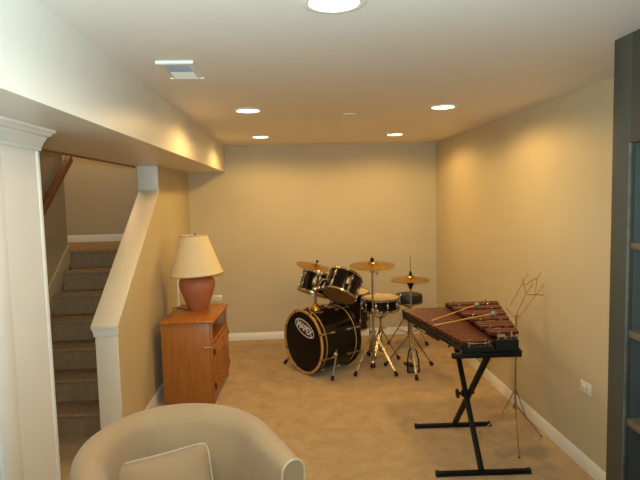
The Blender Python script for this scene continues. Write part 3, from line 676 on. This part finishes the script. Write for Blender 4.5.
sq('leg', (1.084, 3.000, .027), (1.118, 3.66, .707), .029, xs); sq('leg', (1.130, 3.66, .027), (1.118, 2.995, .707), .029, xs)
kn = add('pivot_knob', G().tube([ls((1.155, 3.33, .37)), ls((1.040, 3.33, .37))], .008, 10).tube([ls((1.052, 3.33, .37)), ls((1.042, 3.33, .37))], .030, 14).tube([ls((1.082, 3.33, .37)), ls((1.075, 3.33, .37))], .022, 12), 'black', xs)
for x in (1.06, 1.30): add('rubber_pad', G().box(-.02, .02, -.014, .014, 0, .0045, .001, Matrix.Translation(ls((x, 2.995, .733)))), 'rubber', xs)

def mallet(a, b, label):
    a = V(a); b = V(b); e = empty('mallet', a, label, 'mallet', 'xylophone mallets'); d = b-a
    add('shaft', G().tube([(0, 0, 0), d*.5, d*.98], [.0048, .0042, .0038], 10), 'stick', e)
    add('head', G().ball(d, .0165, 16), 'mallet', e)
mallet((.908, 3.417, .829), (1.315, 3.729, ZA+.0175), 'mallet lying farther back on the bars, green ball toward the wall')
mallet((.879, 3.285, .829), (1.321, 3.433, ZA+.0175), 'mallet lying nearer the viewer, green ball farther right')

# ------------------------------------------------------------------ wire music stand
MS = V((1.497, 3.495, 0))
ms = empty('music_stand', MS, 'thin wire folding music stand by the right wall', 'music stand')
def lm(p): return V(p) - MS
add('pole', G().tube([(0, 0, .19), (0, 0, .50)], .0065, 10), 'wire', ms); add('upper_pole', G().tube([(0, 0, .48), (.003, 0, .815)], .0048, 10), 'wire', ms)
add('collar', G().lathe([(.006, .285), (.012, .285), (.013, .30), (.011, .315), (.006, .315)], 12), 'wire', ms)
add('hub', G().lathe([(.006, .185), (.013, .185), (.014, .20), (.012, .215), (.006, .215)], 12), 'wire', ms)
for fx, fy in ((1.268, 3.545), (1.655, 3.44), (1.385, 3.17)):
    f = lm((fx, fy, .006)); u = V((f.x, f.y, 0)).normalized()
    knee = V((0, 0, .20)) + u*.012
    lg = add('leg', G().tube([knee, f], .0042, 8), 'wire', ms)
    add('brace', G().tube([V((0, 0, .30)) + u*.011, knee.lerp(f, .36)], .0032, 8), 'wire', lg)
    add('tip', G().ball(f, .006, 8), 'rubber', lg)
W_ = [((1.475, 3.542, .879), (1.623, 3.593, 1.092)), ((1.50, 3.495, .815), (1.51, 3.507, .841), (1.583, 3.539, .958), (1.638, 3.55, 1.022)), ((1.500, 3.49, .80), (1.515, 3.49, .813), (1.700, 3.522, 1.024)),
      ((1.581, 3.593, 1.059), (1.585, 3.537, .955), (1.687, 3.495, .955)), ((1.587, 3.567, 1.014), (1.677, 3.558, 1.068), (1.698, 3.565, 1.097)), ((1.67, 3.558, 1.061), (1.636, 3.515, .954)), ((1.451, 3.546, .869), (1.498, 3.49, .805))]
for k in W_: add('desk_wire', G().tube([lm(p) for p in k], .0030, 8), 'wire', ms)
add('desk_hinge', G().ball(lm((1.50, 3.495, .822)), .010, 10), 'wire', ms)

# ------------------------------------------------------------------ tub chair with pillow
CHC = V((-.43, 1.97, 0)); FACE = math.radians(-62)
ch = empty('tub_chair', CHC, 'beige upholstered tub chair with pale piping in the foreground', 'armchair')
fd = V((math.cos(FACE), math.sin(FACE), 0)); sd = V((-fd.y, fd.x, 0))    # facing, and chair's left-hand direction (towards the wall side)
R0, AL = .315, .30      # mid-line radius of the wall, straight arm length
path = []; NA = 8; NC = 28
for i in range(NA): path.append((sd*R0 + fd*AL*(1-i/NA), sd))
for i in range(NC+1):
    a = PI*i/NC; n = sd*math.cos(a) - fd*math.sin(a); path.append((n*R0, n))
for i in range(1, NA+1): path.append((-sd*R0 + fd*AL*i/NA, -sd))
cum = [0]
for (p, _), (q, _) in zip(path, path[1:]): cum.append(cum[-1] + (q-p).length)
def rim(s):
    u = abs(2*s-1)                 # 0 at the back, 1 at the arm fronts
    return .785 - .055*u**1.6
SEAT_Z = .40
def section(s):
    H = rim(s); th = .064 - .020*max(0, abs(2*s-1)-.35)/.65; q = th/.062
    pr = [(.030, .075), (.050*q, .085), (.056*q, .30), (.062*q, H-.10)]
    for k in range(9):
        a = PI*k/8; pr.append((th*math.cos(a)*1.0 + .0, H-th + th*math.sin(a)))
    pr += [(-.066*q, H-.14), (-.070*q, .52), (-.074*q, .38), (-.060, .20), (-.03, .09)]
    return pr
g = G(); rings = []
for (p, n), c in zip(path, cum):
    s = c/cum[-1]; rings.append([g.bm.verts.new(p + n*o + V((0, 0, z))) for o, z in section(s)])
for A, B in zip(rings, rings[1:]):
    m_ = len(A)
    for k in range(m_): g.bm.faces.new((A[k], A[(k+1) % m_], B[(k+1) % m_], B[k]))
g.bm.faces.new(rings[0]); g.bm.faces.new(rings[-1][::-1])
bk = add('back_and_arms', g.mesh('back_and_arms', True, 60), 'fabric', ch)
for idx in (0, -1):
    p, n = path[idx]; ff = fd*.004; pr = section(0 if idx == 0 else 1)[1:-1]
    add('arm_piping', G().tube([p + ff + n*o + V((0, 0, z)) for o, z in pr], .0042, 8), 'piping', bk)
def dshape(r, al, z0, z1, puff=0, inset=0):
    g = G(); outline = [sd*r + fd*al] + [(sd*math.cos(PI*i/20) - fd*math.sin(PI*i/20))*r for i in range(21)] + [-sd*r + fd*al]
    lo = [g.bm.verts.new(p*.97 + V((0, 0, z0))) for p in outline]; l2 = [g.bm.verts.new(p + V((0, 0, z0+.02))) for p in outline]
    h2 = [g.bm.verts.new(p + V((0, 0, z1-.03))) for p in outline]; hi = [g.bm.verts.new(p*.95 + V((0, 0, z1))) for p in outline]
    m_ = len(outline)
    for A, B in ((lo, l2), (l2, h2), (h2, hi)):
        for k in range(m_): g.bm.faces.new((A[k], A[(k+1) % m_], B[(k+1) % m_], B[k]))
    c0 = g.bm.verts.new(fd*.08 + V((0, 0, z0))); c1 = g.bm.verts.new(fd*.08 + V((0, 0, z1+puff)))
    for k in range(m_):
        g.bm.faces.new((lo[(k+1) % m_], lo[k], c0)); g.bm.faces.new((hi[k], hi[(k+1) % m_], c1))
    return g
add('seat_base', dshape(.255, .31, .075, .22), 'fabric', ch)
sc_ = add('seat_cushion', dshape(.243, .36, .22, .355, .012), 'fabric', ch)
g = G(); ol = [sd*.245 + fd*.36] + [(sd*math.cos(PI*i/20) - fd*math.sin(PI*i/20))*.245 for i in range(21)] + [-sd*.245 + fd*.36]
g.tube([p + V((0, 0, .328)) for p in ol], .005, 6, True); add('cushion_piping', g, 'piping', sc_)
for a, b in ((.24, .26), (-.24, .26), (.20, -.20), (-.20, -.20)):
    p = sd*a + fd*b; add('leg', G().tube([p + V((0, 0, .001)), p + V((0, 0, .08))], [.018, .026], 12), 'foot', ch)

# pillow leaning on the chair back
PW, PH = .193, .150
pl = empty('pillow', V((-.505, 2.075, .512)), 'square beige pillow with pale piping leaning inside the tub chair', 'pillow')
nrm = (fd*.90 + V((0, 0, .42))).normalized(); side = V((fd.y*-1, fd.x, 0)).normalized(); upv = nrm.cross(side)
if upv.z < 0: upv = -upv
cr2, sr2 = math.cos(math.radians(0)), math.sin(math.radians(0))
side, upv = side*cr2 + upv*sr2, upv*cr2 - side*sr2
g = G(); N = 14
def pp(i, j, sgn):
    u, v_ = -1+2*i/N, -1+2*j/N
    k = max(0, (1-u*u)*(1-v_*v_)); th = .055*k**.45
    sq_ = 1-.05*(1-abs(u)*abs(v_))*0
    rr = 1-.07*(u*u*v_*v_)**3
    pinch = 1 - .05*(1-v_*v_)*abs(u)**3; pinch2 = 1 - .05*(1-u*u)*abs(v_)**3
    return side*(PW*u*pinch*rr) + upv*(PH*v_*pinch2*rr) + nrm*(sgn*th)
top_ = [[g.bm.verts.new(pp(i, j, 1)) for j in range(N+1)] for i in range(N+1)]
bot_ = [[top_[i][j] if i in (0, N) or j in (0, N) else g.bm.verts.new(pp(i, j, -1)) for j in range(N+1)] for i in range(N+1)]
for i in range(N):
    for j in range(N):
        g.bm.faces.new((top_[i][j], top_[i+1][j], top_[i+1][j+1], top_[i][j+1])); g.bm.faces.new((bot_[i][j], bot_[i][j+1], bot_[i+1][j+1], bot_[i+1][j]))
add('cover', g.mesh('cover', True, 80), 'fabric', pl)
ed = [pp(i, 0, 0) for i in range(N)] + [pp(N, j, 0) for j in range(N)] + [pp(N-i, N, 0) for i in range(N)] + [pp(0, N-j, 0) for j in range(N)]
add('edge_piping', G().tube(ed, .0036, 8, True), 'piping', pl)
